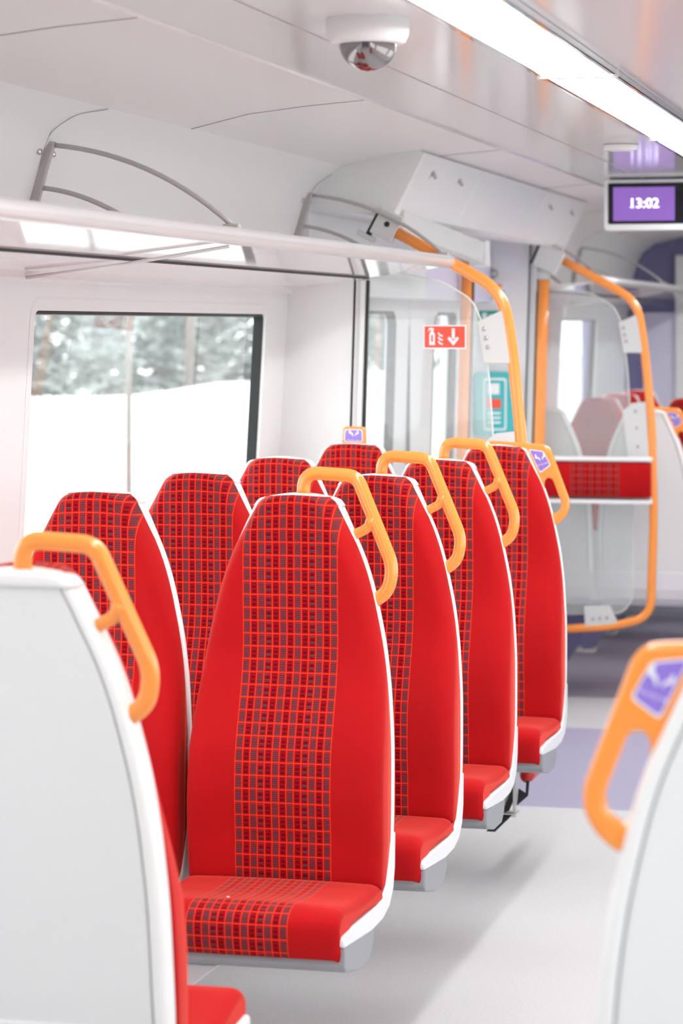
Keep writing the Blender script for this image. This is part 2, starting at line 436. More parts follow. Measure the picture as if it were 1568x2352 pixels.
# ------------------------------------------------------------------ partition stubs beside the vestibule
k = 8
for side in ('left', 'right'):
    X = lambda x: XS(x, side)
    def bx(mb, x0, x1, y0, y1, z0, z1, m): mb.box((min(X(x0), X(x1)), y0, z0), (max(X(x0), X(x1)), y1, z1), m)
    for Y, zt in ((V0, 1.742), (V1, 1.98)):
        mb = MB()
        lean = .03
        def slab(x0, x1, m, y0=-.02, y1=.02, zl=0.0, zh=zt):
            # leans with the side wall
            p = [(X(x0-lean*(1.6-zl)), zl), (X(x1-lean*(1.6-zl)), zl), (X(x1-lean*(1.6-zh)), zh), (X(x0-lean*(1.6-zh)), zh)]
            mb.prism(p, 'y', Y+y0, Y+y1, m)
        slab(-2.20, -1.905, M_['white']); slab(-1.905, -1.896, M_['black'], -.014, .014)
        slab(-1.896, -1.866, M_['clamp'], -.03, .02); slab(-1.880, -1.866, M_['white'], -.034, .0); slab(-1.866, -1.860, M_['black'], -.012, .012)
        struct(mb.build('trim_%d' % k, bevel=.002)); k += 1

# ------------------------------------------------------------------ overhead door gear covers
for side in ('left', 'right'):
    X = lambda x: XS(x, side)
    if side == 'right': continue
    root = tag(empty('door_gear_cover', (-1.75, 8.0, 1.95)), 'long white overhead cover with keyhole latches above the doors', 'cover')
    def part(y0, y1, name, off=0):
        mb = MB()
        mb.prism([(-1.780, 1.949), (-1.683, 2.137), (-1.71, 2.150), (-1.80, 2.141), (-1.955, 2.105), (-2.026, 2.056), (-2.062, 1.99), (-2.07, 1.97), (-1.80, 1.938)], 'y', y0, y1, M_['white'])
        o = mb.build(name, None, bevel=.006); o.parent = root; o.location = (1.75, -8.0, -1.95); return o
    mb = MB(); mb.prism([(-1.784, 1.955), (-1.688, 2.133), (-1.80, 2.125), (-1.95, 1.98)], 'y', 7.97, 11.39, M_['groove'])
o = mb.build('backing', root); o.location = (1.75, -8.0, -1.95)
for y0, y1, latch in ((7.96, 8.925, 1), (8.937, 10.345, 0), (10.357, 11.40, 1)):
        o = part(y0, y1, 'cover_panel')
        if latch:
            for yy in ((y0+.22, y0+.66) if y0 < 9 else (y0+.15, y0+.72)):
                mb = MB(); T = Matrix.Translation((-1.708, yy, 2.088)) @ Matrix.Rotation(math.radians(62.7-90), 4, 'Y')
                mb.box((-.003, -.011, -.022), (.006, .011, .022), M_['arc'], T); mb.box((.004, -.004, -.018), (.009, .012, .006), M_['clamp'], T)
                q = mb.build('latch', o, bevel=.003)
# grey angled strip below the cover
mb = MB()
A = Vector((-1.79, 8.02, 1.925)); B = Vector((-1.80, 9.45, 1.865))
mb.grid([[A+Vector(d) for d in ((-.02, 0, -.035), (.02, 0, -.035), (.03, 0, .04), (-.05, 0, .04))],
         [B+Vector(d) for d in ((-.02, 0, -.035), (.02, 0, -.035), (.03, 0, .04), (-.05, 0, .04))]], M_['clamp'], close=True, caps=True, sm=False)
mb.box((-1.83, 9.42, 1.815), (-1.765, 9.50, 1.915), M_['clamp'])
tag(mb.build('cable_cover', bevel=.006), 'pale grey slanting cover strip under the white overhead door cover', 'cover')

# ------------------------------------------------------------------ luggage racks
RX = -1.6
for ri, (a, b, lab) in enumerate(((-1.5, V0-.01, 'nearer white tube luggage rack with glossy shelf above the window'), (V1+.01, 15.9, 'far luggage rack with white tube beyond the second glass screen'))):
    root = tag(empty('luggage_rack', (RX, a, 1.797)), lab, 'luggage rack', 'overhead luggage racks on the left wall')
    def fin(mb, name, bevel=0):
        o = mb.build(name, root, bevel=bevel); o.location = (-RX, -a, -1.797); return o
    mb = MB(); mb.tube([(RX, a, 1.797), (RX, a+.5, 1.797), (RX, b-.01, 1.797), (RX, b, 1.797)], [.020, .020, .020, .014], M_['tube'], seg=28); fin(mb, 'front_tube')
    mb = MB(); mb.prism([(-1.852, 1.750), (-1.61, 1.783), (-1.61, 1.790), (-2.098, 1.762), (-2.098, 1.750), (-1.87, 1.750)], 'y', a, b, M_['shelf']); fin(mb, 'shelf')
    mb = MB(); mb.prism([(-1.855, 1.7442), (-1.849, 1.7452), (-1.849, 1.7505), (-1.855, 1.750)], 'y', a, b-.02, M_['black']); fin(mb, 'edge_strip')
    for yb in ((.85, 3.21, 5.57) if ri == 0 else (13.6,)):
        mb = MB(); mb.tube([(-2.09, yb-.03, 1.708), (-1.85, yb-.03, 1.738), (-1.615, yb-.03, 1.775)], .004, M_['tube'], seg=8); fin(mb, 'support_bar')
# divider hoops above the shelf
def divider(y, lab):
    root = tag(empty('rack_divider', (-2.05, y, 1.9)), lab, 'rack divider', 'curved grey dividers above the luggage rack')
    def fin(mb, name, bevel=0):
        o = mb.build(name, root, bevel=bevel); o.location = (2.05, -y, -1.9); return o
    mb = MB(); P = [(-2.046, y, 2.015), (-2.066, y, 1.95), (-2.085, y, 1.88), (-2.094, y, 1.77)]
    rows = []
    for p in P: rows.append([(p[0]-.004, p[1]-.014, p[2]), (p[0]+.018, p[1]-.014, p[2]), (p[0]+.018, p[1]+.004, p[2]), (p[0]-.004, p[1]+.004, p[2])])
    mb.grid(rows, M_['arc'], close=True, caps=True, sm=False); fin(mb, 'wall_post', .003)
    def arc(pts, name):
        mb = MB(); pp = []
        n = 14
        for i in range(n+1):
            t = i/n; p0, p1, p2 = [Vector(q) for q in pts]; pp.append(p0*(1-t)**2+p1*2*t*(1-t)+p2*t*t)
        mb.tube(pp, .006, M_['arc'], seg=10); fin(mb, name)
    arc([(-2.04, y, 2.008), (-1.80, y, 1.985), (-1.615, y, 1.822)], 'upper_hoop')
    arc([(-2.07, y, 1.912), (-1.93, y, 1.90), (-1.78, y, 1.785)], 'lower_hoop')
    mb = MB(); mb.box((-1.635, y-.012, 1.805), (-1.598, y+.012, 1.826), M_['arc']); fin(mb, 'tube_clip', .003)
    for dy in (-.045, .045):
        mb = MB(); mb.lathe([(0, .004), (.006, .004), (.008, 0)], (-2.052, y+dy, 1.99), M_['steel'], 12, 'x'); fin(mb, 'wall_screw')
divider(5.57, 'nearest curved grey divider above the white rack tube')
divider(7.90, 'curved grey divider by the first orange screen frame')
divider(11.25, 'curved grey divider just behind the second orange frame')
divider(13.6, 'farthest curved grey divider beyond the vestibule')

# ------------------------------------------------------------------ ceiling lights
ly = [(-.23+2*i, 1.77+2*i) for i in range(8)]
names = ['ceiling light panel behind the camera end of the aisle', 'second ceiling light panel over the near aisle', 'ceiling light panel at the upper edge beside the camera dome', 'long bright ceiling light panel at top right past the first joint', 'ceiling light panel above the vestibule screens', 'ceiling light panel beyond the clock display', 'ceiling light panel over the far seats', 'last ceiling light panel before the far partition']
for i, (a, b) in enumerate(ly):
    b = min(b, 15.9)
    root = tag(empty('ceiling_light', (-.876, (a+b)/2, 2.17)), names[i], 'ceiling light', 'bright light panels along the ceiling')
    off = (.876, -(a+b)/2, -2.17)
    mb = MB(); mb.box((-.951, a+.006, 2.160), (-.801, b-.006, 2.169), M_['lamp']); o = mb.build('diffuser', root); o.location = off
    mb = MB()
    for x0, x1 in ((-.966, -.951), (-.801, -.786)): mb.box((x0, a+.002, 2.154), (x1, b-.002, 2.170), M_['trim'])
    mb.box((-.968, a-.008, 2.150), (-.784, a+.010, 2.171), M_['clamp'])
    o = mb.build('trim_frame', root, bevel=.003); o.location = off

# ------------------------------------------------------------------ seats
WT = [(.41, .207), (.435, .209), (.554, .213), (.69, .212), (.81, .206), (.918, .194), (1.009, .176), (1.073, .159), (1.118, .143), (1.165, .122), (1.20, .106), (1.228, .092), (1.242, .083), (1.25, .070)]
YF = [(.42, -.054), (.52, -.060), (.62, -.068), (.69, -.064), (.78, -.038), (.87, -.009), (.94, .001), (1.10, -.002), (1.25, .004)]
def wz(z): return hermite(WT, z)
def yf(z): return hermite(YF, z)
EO = [0, .0015, .005, .010, .016, .024]
def rec(z): return .060*(z-.55) if z > .55 else .05*(z-.55)
def rnd(off, r=.024):
    return 0 if off >= r else r*(1-math.sqrt(max(0, 1-((r-off)/r)**2)))
zlev = [.418+i*(1.225-.418)/40 for i in range(41)]+[1.229, 1.233, 1.237, 1.241, 1.244, 1.247, 1.249, 1.25]
def arcf(x): return 1-.012*min(1, (abs(x)/.08)**2)/1.25
def backrest_mesh():
    mb = MB(); rows = []; uvs = []
    nin = 24; v = 0; prev = None
    for z in zlev:
        w = wz(z); ring = []; uv = []
        yy = yf(z); et = rnd(1.25-z, .022)*.8; eb = rnd(z-.418, .014)
        if prev is not None: v += math.hypot(z-prev[0], yy-prev[1])
        else: v = .01
        prev = (z, yy)
        xs = [-(w-e) for e in EO]+[-(w-EO[-1])+2*(w-EO[-1])*i/nin for i in range(1, nin)]+[(w-e) for e in EO[::-1]]
        th = .030-yy
        for x in xs:
            e = w-abs(x); q = abs(x)/max(w, .01)
            y = yy+min(.024, rnd(e)+et+eb)+.006*(1-q*q)*(1 if .5 < z < 1.15 else .4)+rec(z)*max(0, 1-e/.034)**1.6
            # side bolster swell low down
            bol = max(0, 1-abs(z-.62)/.28); y -= .010*bol*math.exp(-((e-.04)/.03)**2)
            zz = z*(1-.010*(abs(x)/.1)**2*max(0, (z-1.15)/.1)) if z > 1.15 else z
            ring.append((x, min(y, .028+rec(z)), zz)); uv.append((x, v))
        rz_ = rec(z); side = [(w+.0005, .5*(min(yy+.024, .028))+.015+rz_, z), (w, .030+rz_, z), (-w, .030+rz_, z), (-w-.0005, .5*(min(yy+.024, .028))+.015+rz_, z)]
        ring += [(a, b, zz if z > 1.2 else c) for a, b, c in side]
        uv += [(w+.02, v), (w+.04, v), (-w-.04, v), (-w-.02, v)]
        rows.append(ring); uvs.append(uv)
    mb.grid(rows, M_['fabric'], close=True, uvs=uvs, caps=True)
    return mb
def cushion_mesh():
    mb = MB()
    P = [(-.045, .400), (-.040, .436), (-.075, .446), (-.14, .446), (-.22, .447), (-.29, .453), (-.345, .459), (-.378, .455), (-.400, .442), (-.408, .422), (-.404, .388), (-.394, .364), (-.386, .361), (-.383, .372), (-.382, .400), (-.30, .404), (-.18, .404)]
    # resample the visible top for smoothness
    def cr(pts, n):
        out = []
        for i in range(len(pts)-1):
            p0 = Vector(pts[max(i-1, 0)]); p1 = Vector(pts[i]); p2 = Vector(pts[i+1]); p3 = Vector(pts[min(i+2, len(pts)-1)])
            for k_ in range(n):
                t = k_/n; out.append(.5*((2*p1)+(-p0+p2)*t+(2*p0-5*p1+4*p2-p3)*t*t+(-p0+3*p1-3*p2+p3)*t**3))
        return out
    top = cr([Vector(p) for p in P[1:12]], 4); loop = [Vector(P[0])]+top+[Vector(p) for p in P[11:]]
    c = Vector((-.22, .415)); n = len(loop)
    xs_e = [0, .0015, .005, .010, .016, .024]; nin = 20; cols = []
    vs = [.0]
    for i in range(1, n): vs.append(vs[-1]+(loop[i]-loop[i-1]).length)
    W0 = .212
    T = [-(1)]*0
    xs = [-(W0-e) for e in xs_e]+[-(W0-xs_e[-1])+2*(W0-xs_e[-1])*i/nin for i in range(1, nin)]+[W0-e for e in xs_e[::-1]]
    rows = []; uvs = []
    for x in xs:
        e = W0-abs(x); sh = rnd(e, .024)*.75; row = []; uv = []
        for i, p in enumerate(loop):
            nrm = Vector((0, 0))
            a = loop[i-1]; b = loop[(i+1) % n]; t = (b-a)
            if t.length > 0: nrm = Vector((t.y, -t.x)).normalized()
            q = Vector(p)
            if nrm.dot(q-c) < 0: nrm = -nrm
            q = q-nrm*min(sh, .016)
            if .37 < q.y and q.x > -.36: q.y += .004*math.cos(x/W0*1.5)-.002
            tp = max(0, min(1, (-p.x-.05)/.35)); xx = x*(1-.03*tp)
            row.append((xx, q.x, q.y)); uv.append((xx, -vs[i]))
        rows.append(row); uvs.append(uv)
    mb.grid(rows, M_['fabric'], close=True, uvs=uvs, caps=True)
    return mb
def shell_back(z):
    if z > .60: return .068
    return .068-.025*((.60-z)/.19)**2
def shell_mesh(zlo=.41, zhi=1.224, grow=.001, extra=0, m=None, groove=True):
    mb = MB(); rows = []
    S = 1.256/1.25
    offs = [0, .001, .004, .009, .015, .021, .0225, .025, .0265, .030]
    zz = [zlo, zlo+.001, zlo+.004]+[zlo+.01+(zhi-zlo-.03)*i/44 for i in range(45)]+[zhi-.010, zhi-.004, zhi-.001, zhi]
    zz = sorted(set(round(z, 5) for z in zz))
    def yb(e, z):
        B = shell_back(z)+extra; r = .016
        y = B if e > r else B-r+math.sqrt(max(0, r*r-(r-e)**2))
        if groove and e > .021:
            y = B-.0045 if e < .0262 else B-.0015
        return y+rec(z)
    nin = 14
    for z in zz:
        w = wz(z)+grow; ring = []
        for e in offs: ring.append((-(w-e), yb(e, z), z))
        for i in range(1, nin): ring.append((-(w-.030)+2*(w-.030)*i/nin, yb(.05, z), z))
        for e in offs[::-1]: ring.append((w-e, yb(e, z), z))
        ring += [(w, .024+rec(z), z), (-w, .024+rec(z), z)]
        rows.append(ring)
    mb.grid(rows, m or M_['shell'], close=True, caps=True)
    # material split: rim vs panel
    s = mb.slot(M_['rim']); g = mb.slot(M_['groove']); ncol = len(rows[0])
    if groove:
        for fi in range((len(rows)-1)*ncol):
            j = fi % ncol; no = len(offs)
            d = j if j < no-1 else (no+nin-1+no-2-j if j >= no+nin-2 else 99)
            if j < no-1: dd = j
            elif no+nin-2 <= j < 2*no+nin-2: dd = (2*no+nin-3)-j
            else: dd = 99
            if dd <= 4 or j >= 2*no+nin-2: mb.mi[fi] = s
            elif dd in (6,): mb.mi[fi] = g
    return mb
def cap_mesh():
    mb = MB(); rows = []
    for z, s, ins in ((1.224, 0, 0), (1.232, 0, 0), (1.240, 0, .0), (1.2445, .001, .001), (1.2475, .003, .005), (1.2500, .010, .010), (1.2510, .018, .015)):
        w = wz(min(z-.004, 1.248))+.0018-s*.6; ring = []
        n = 16
        for i in range(n+1):
            t = -1+2*i/n; x = w*t; e = w-abs(x); ar = z-.010*(t*t)*max(0, (z-1.224)/.034)
            y = .071-ins-(0 if e > .014 else .014-math.sqrt(max(0, .014**2-(.014-e)**2)))
            ring.append((x, y+rec(z), ar))
        for i in range(n, -1, -1):
            t = -1+2*i/n; ar = z-.010*(t*t)*max(0, (z-1.224)/.034); ring.append((w*t, .026+rec(z)+ins*.3, ar))
        rows.append(ring)
    mb.grid(rows, M_['rim'], close=True, caps=True); return mb

PAN = [(.024, .53), (.066, .53), (.062, .455), (.046, .412), (.012, .384), (-.05, .370), (-.15, .368), (-.385, .386), (-.391, .392), (-.391, .403), (-.382, .408), (-.30, .410), (-.10, .407), (-.045, .412), (-.012, .432), (.006, .47)]
BRK = [(-.385, .386), (-.383, .347), (-.372, .336), (-.275, .316), (-.17, .315), (-.135, .340), (-.130, .372)]
TEMPL = {}
def T_(key, mb_fn, bevel=0):
    TEMPL[key] = (mb_fn, bevel)
def plaque(parent, side, y, mirror, quad=None, name='priority_plaque'):
    """purple sticker with white border, two seated figures and small lettering; side -1 faces local -Y."""
    sx = -1 if mirror else 1
    q = quad or [(.094, 1.238), (.139, 1.2325), (.163, 1.190), (.130, 1.166)]
    c = Vector((sum(p[0] for p in q)/4, sum(p[1] for p in q)/4))
    mb = MB(); Y = y
    def rounded(q_, s_, rr):
        P3 = [Vector((c.x+(p[0]-c.x)*s_, c.y+(p[1]-c.y)*s_, 0)) for p in q_]
        out = []
        for i in range(4):
            a, b, d = P3[i-1], P3[i], P3[(i+1) % 4]; u = (a-b).normalized(); v = (d-b).normalized()
            p0, p1 = b+u*rr, b+v*rr
            for k_ in range(5):
                t = k_/4; out.append(p0*(1-t)**2+b*2*t*(1-t)+p1*t*t)
        return out
    o = 1 if side < 0 else -1
    for s_, dy, m in ((1.0, .0004, M_['wsticker']), (.90, .0008, M_['purple'])):
        mb.quad([(sx*p.x, Y-o*dy, p.y) for p in rounded(q, s_, .007)], m)
    # local frame of the quad: right vector along the lower edge, up perpendicular
    e = (Vector(q[2])-Vector(q[1])) if not quad else Vector((0, -1))
    up = -e.normalized(); rt = Vector((up.y, -up.x))
    if not quad: up, rt = Vector((-.30, .954)), Vector((.954, .30))
    rt = rt*(1 if (o > 0) == (sx > 0) else -1)
    sc = .017
    fig = [(-.15, 1.0), (.15, 1.0), (.25, .75), (.15, .5), (.35, .1), (.75, -.1), (1.0, -.9), (.7, -1.0), (.45, -.35), (0, -.35), (-.35, 0), (-.3, .55)]
    def put(pts, ox, oy, s):
        mb.quad([(sx*(c.x+(rt.x*(ox+px*s)+up.x*(oy+py*s))), Y-o*.0012, c.y+(rt.y*(ox+px*s)+up.y*(oy+py*s))) for px, py in pts], M_['wsticker'])
    put(fig, -.011, .009, .011); put([(-p[0]*.9+.1, p[1]*.85) for p in fig], .012, .007, .010)
    def fn(a, b):
        a2 = a*(1 if (sx > 0) == True else 1)
        return (sx*(c.x+rt.x*a+up.x*(b-.014)), Y-o*.0012, c.y+rt.y*a+up.y*(b-.014))
    add_text(mb, 'Priority seat', .0075, fn, M_['wsticker'])
    for v in mb.v: v.y += rec(v.z-.009); v.z -= .009
    return mb.build(name, parent)

def handle_plain(mirror):
    s = -1 if mirror else 1; y = .046
    main = fillet([(.006*s, y, 1.225), (.008*s, y, 1.295), (.124*s, y, 1.288), (.2055*s, y, 1.098), (.196*s, y, 1.045), (.160*s, y, 1.020)], [.036, .022, .05, .04], 8)
    mb = MB(); mb.tube(main, .0145, M_['orange'], seg=20, up=(0, 1, 0), flat=.9)
    st = fillet([(.163*s, y, 1.20), (.150*s, y, 1.178), (.105*s, y, 1.155)], [.01], 4)
    mb.tube(st, [.016, .013, .0115, .011, .011, .011, .011, .012][:len(st)], M_['orange'], seg=14, up=(0, 1, 0))
    return mb.build('grab_handle')
def handle_plate(mirror):
    s = -1 if mirror else 1
    O = [(-.03, 1.262), (.143, 1.252), (.160, 1.238), (.219, 1.085), (.218, 1.056), (.203, 1.030), (.178, 1.010), (.150, 1.015), (.115, 1.10), (.085, 1.20), (.070, 1.228), (-.03, 1.234)]
    O = [(p.x, p.y) for p in fillet([Vector((.05, 1.2575, 0))]+[Vector((a, b, 0)) for a, b in O[1:]+O[:1]]+[Vector((.0499, 1.2575, 0))], .012, 3)][:-1]
    H = [(.140, 1.135), (.148, 1.153), (.166, 1.150), (.194, 1.080), (.192, 1.058), (.172, 1.043), (.155, 1.052)]
    H = [(p.x, p.y) for p in fillet([Vector(((H[0][0]+H[-1][0])/2, (H[0][1]+H[-1][1])/2, 0))]+[Vector((a, b, 0)) for a, b in H]+[Vector(((H[0][0]+H[-1][0])/2+1e-4, (H[0][1]+H[-1][1])/2, 0))], .009, 3)][:-1]
    O = [(s*a, b) for a, b in O]; H = [(s*a, b) for a, b in H]
    if s < 0: O = O[::-1]; H = H[::-1]
    o = poly_mesh('grab_handle', O, [H], .026, .007, M_['orange'], None, y=.046)
    for p in o.data.polygons: p.use_smooth = True
    try: o.data.set_sharp_from_angle(angle=math.radians(50))
    except Exception: pass
    return o

def proto_parts():
    d = {}
    d['backrest'] = backrest_mesh().build('backrest'); d['cushion'] = cushion_mesh().build('seat_cushion')
    d['shell'] = shell_mesh().build('back_shell'); d['cap'] = cap_mesh().build('top_cap')
    mb = MB(); mb.prism(PAN, 'x', -.2142, .2142, M_['pan']); d['pan'] = mb.build('seat_pan', bevel=.004, seg=3)
    mb = MB(); mb.box((-.247, .030, .40), (-.188, .046, .705), M_['pan']); d['infill'] = mb.build('infill_panel', bevel=.004)
    mb = MB(); mb.prism(BRK, 'x', -.212, .2135, M_['grey']); d['box'] = mb.build('under_seat_box', bevel=.004)
    for mir in (0, 1):
        d['plain%d' % mir] = handle_plain(mir)
        h = handle_plate(mir); d['plate%d' % mir] = h
    # top tag for the window priority seat
    poly = rrect(-.036, .036, 1.236, 1.300, .010, 4)
    poly = [(x*(1-.08*max(0, (z-1.25)/.05)), z) for x, z in poly]
    t = poly_mesh('priority_tag', poly, [], .030, .004, M_['orange'], None, y=.046)
    d['tag'] = t
    for k_, o in d.items():
        if k_ not in ('cushion', 'pan', 'box', 'infill'):
            for v in o.data.vertices: v.co.z -= .009*max(0, min(1, (v.co.z-.7)/.3))
        if k_[:3] in ('pla', 'tag'):
            for v in o.data.vertices: v.co.y += rec(v.co.z)
    return d
PR = proto_parts()
for o in PR.values(): COL.objects.unlink(o)
def make_seat(x, y, face, label, group, handle=None, aisle=1):
    """face 'back' looks to the camera, 'front' looks away; aisle=+1 when the aisle is on world +X."""
    root = empty('train_seat', (x, y, 0), 0 if face == 'toward' else math.pi)
    tag(root, label, 'train seat', group)
    def put(key):
        c = PR[key].copy(); COL.objects.link(c); c.parent = root; return c
    for k_ in ('backrest', 'cushion', 'shell', 'cap', 'pan', 'box'): put(k_)
    side = aisle*(1 if face == 'toward' else -1)
    if handle and handle != 'tag':
        c = put('infill')
        if side < 0: c.scale.x = -1
    mir = 0 if side > 0 else 1
    if handle == 'plain':
        h = put('plain%d' % mir); h['label'] = 'plain orange tubular grab handle'
    elif handle == 'plate':
        h = put('plate%d' % mir); h['label'] = 'orange grab handle with purple priority plaque'
        if face == 'toward': plaque(h, -1, .0330, mir)
        else: plaque(h, 1, .0590, mir)
    elif handle == 'tag':
        h = put('tag'); h['label'] = 'orange top tag with purple priority sign'
        plaque(h, -1, .0310, 0, quad=[(-.028, 1.292), (.028, 1.292), (.030, 1.254), (-.030, 1.254)])
    return root

GA = 'red patterned train seats'
AX, WX = -1.42, -1.867
rows = [(5.33, 'nearest'), (6.08, 'second nearest'), (6.83, 'third'), (7.69, 'farthest')]
for i, (y, w) in enumerate(rows):
    make_seat(AX, y, 'toward', ['large sharp red aisle seat in the middle of the picture, plain orange handle',
        'red aisle seat directly behind the large central seat, plain orange handle', 'red aisle seat, third in the aisle row, plain orange handle',
        'red aisle seat at the far end of its row, handle with purple plaque'][i], GA, 'plain' if i < 3 else 'plate')
    make_seat(WX, y, 'toward', ['red window seat at left, left neighbour of the large central seat', 'red window seat in front of the window, second of the window row',
        'red window seat below the right window edge, third of the window row', 'red window seat topped by an orange tag with purple sign'][i], GA, 'tag' if i == 3 else None)
q_ = make_seat(AX, 3.905, 'away', 'white-backed seat at the lower left edge, turned away, plain orange handle', GA, 'plain'); q_.rotation_euler.x = -.068
make_seat(WX-.01, 3.865, 'away', 'white-backed seat beside the window, left of the lower left foreground seat', GA)
make_seat(-.222, 3.03, 'away', 'blurred white-backed seat at the lower right edge, purple plaque on orange handle', GA, 'plate', aisle=-1)
for x, h, l in ((AX, 'plate', 'white-backed aisle seat behind the second orange frame, facing away'), (WX, None, 'white-backed window seat behind the second orange frame, facing away')):
    make_seat(x, 11.40, 'away', l, GA, h)
far = [(12.98, 'first far seat row facing the camera'), (13.73, 'second far seat row facing the camera'), (14.48, 'last far seat row facing the camera')]
for y, l in far:
    make_seat(WX, y, 'toward', 'small blurred red window seat in the '+l, GA)
    make_seat(AX, y, 'toward', 'small blurred red aisle seat in the '+l, GA, 'plain')

# seat frames under each pair, fixed to the wall
def seat_frame(y, f, lab, m=None, tip=-1.49):
    root = tag(empty('seat_frame', (-1.7, y, .3)), lab, 'seat frame', 'white cantilever frames under the seat pairs')
    s = 1 if f == 'toward' else -1
    def fin(mb, n, bevel=.003): o = mb.build(n, root, bevel=bevel); o.location = (1.7, -y, -.3)
    mb = MB(); ya, yb = sorted((y-.29*s, y-.21*s))
    mb.prism([(tip, .314), (-1.86, .02), (-1.90, .02), (-1.96, .30), (-2.20, .30), (-2.20, .314)], 'y', ya, yb, m or M_['white']); fin(mb, 'gusset')
    mb = MB(); ya, yb = sorted((y-.31*s, y-.19*s)); mb.box((-1.93, ya, .001), (-1.84, yb, .02), M_['clamp']); fin(mb, 'foot_plate')
for (y, w), n in zip(rows, ('under the large central seat pair', 'under the second seat pair', 'under the third seat pair', 'under the fourth seat pair')):
    seat_frame(y, 'toward', 'white slanted support frame '+n)
seat_frame(3.82, 'away', 'white slanted support frame under the foreground pair')
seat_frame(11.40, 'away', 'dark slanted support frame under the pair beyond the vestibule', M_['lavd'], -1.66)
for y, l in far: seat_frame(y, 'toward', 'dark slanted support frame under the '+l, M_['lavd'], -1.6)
mb = MB(); mb.box((-.50, 2.74, .275), (.50, 2.86, .314), M_['clamp']); mb.prism([(-.1, .274), (.15, .003), (.23, .003), (.05, .274)], 'y', 2.78, 2.83, M_['white'])
tag(mb.build('seat_frame', bevel=.003), 'support frame under the blurred seat at the lower right', 'seat frame')
mb = MB()
for cx_, cy_, cz_, r in ((-1.468, 5.13, .4545, .004), (-1.52, 5.09, .4545, .0025)):
    pass
mb.lathe([(0, .0035), (.003, .003), (.0045, 0), (0, 0)], (-1.4650, 5.02, .4555), M_['crumb'], 8)
tag(mb.build('crumb'), 'pale crumb lying on the cushion of the large central seat', 'crumb')

# ------------------------------------------------------------------ orange framed glass screens
def lean(x, z): return x-.03*(1.6-z)
def screen(Y, bottom, lab, glab, near):
    root = tag(empty('screen_frame', (-1.4, Y, bottom)), lab, 'grab rail frame', 'orange frames of the vestibule screens')
    def fin(mb, n, bevel=0, par=None, l=None):
        o = mb.build(n, root, bevel=bevel); o.location = (1.4, -Y, -bottom)
        if l: o['label'] = l
        return o
    P = [(-1.775, Y, 1.893), (-1.60, Y, 1.797), (-1.435, Y, 1.706), (-1.405, Y, 1.53), (-1.372, Y, 1.20), (-1.362, Y, .80), (-1.375, Y, .36), (-1.52, Y, .315), (-1.86, Y, .285)]
    path = fillet(P, [.10, .085, .12, .1, .1, .11, .10], 8)
    mb = MB(); mb.tube(path, .0185, M_['orange'], seg=20, up=(0, 1, 0)); fin(mb, 'rail')
    # glass with curved top following the rail
    G = [(-1.862, 1.765), (-1.75, 1.762), (-1.62, 1.735), (-1.53, 1.68), (-1.495, 1.60), (-1.475, 1.42), (-1.455, 1.10), (-1.448, .80), (-1.455, .42), (-1.50, .37), (-1.88, .345)]
    g = tag(empty('glass_screen', (-1.65, Y, .34)), glab, 'glass screen', 'glass draught screens')
    pts = [Vector((a, 0, b)) for a, b in G]; sm_ = fillet([pts[0]]+pts[1:-1]+[pts[-1]], .03, 4)
    mb = MB(); mb.prism([(p.x, p.z) for p in sm_], 'y', Y-.003, Y+.003, M_['screenglass']); o = mb.build('pane', g); o.location = (1.65, -Y, -.34)
    edge = [p+Vector((0, Y, 0)) for p in sm_[1:-1]]
    mb = MB(); mb.tube(edge, .0028, M_['fence'], seg=6); o = mb.build('polished_edge', g); o.location = (1.65, -Y, -.34)
    # clamps
    def clamp(poly, bolts, n='glass_clamp'):
        mb = MB(); mb.prism(poly, 'y', Y-.016, Y+.016, M_['clamp']); o = fin(mb, n, .003, l='pale grey bolted clamp plate')
        mb = MB()
        for bx_, bz in bolts:
            mb.lathe([(0, -.0035), (.003, -.0035), (.003, -.0005), (.005, -.0045), (.0072, -.003), (.0075, 0)], (bx_, Y-.016, bz), M_['steel'], 14, 'y')
        q = mb.build('bolts', o); 
    clamp([(-1.512, 1.612), (-1.470, 1.632), (-1.418, 1.655), (-1.395, 1.492), (-1.392, 1.483), (-1.490, 1.484)][:6], [(-1.490, 1.590), (-1.484, 1.562), (-1.478, 1.534)])
    clamp([(-1.495, 1.235), (-1.455, 1.268), (-1.395, 1.275), (-1.380, 1.03), (-1.470, 1.03)], [(-1.438, 1.235), (-1.433, 1.165), (-1.427, 1.085)])
    clamp([(-1.66, .395), (-1.55, .402), (-1.515, .325), (-1.655, .305)], [(-1.62, .345), (-1.59, .348), (-1.56, .351)])
    # wall bracket at the upper end
    T = Matrix.Translation((-1.80, Y, 1.905)) @ Matrix.Rotation(math.radians(28), 4, 'Y')
    mb = MB(); mb.box((-.040, -.022, -.036), (.036, .022, .050), M_['clamp'], T); mb.box((-.050, -.012, -.055), (-.034, .012, .03), M_['black'], T)
    mb.box((-.075, -.018, -.062), (-.015, .018, -.046), M_['clamp'], T)
    mb.lathe([(0, -.003), (.009, -.003), (.009, 0)], (-1.795, Y-.0225, 1.915), M_['black'], 14, 'y')
    fin(mb, 'wall_bracket', .003, l='pale grey bolted bracket')
    return root
screen(7.93, .33, 'nearer orange rail frame bending down behind the red seats', 'nearer glass screen carrying the red extinguisher sign', 1)
screen(11.14, .285, 'second orange rail frame beyond the doorway, closed loop above the floor', 'second glass screen farther down the carriage', 0)

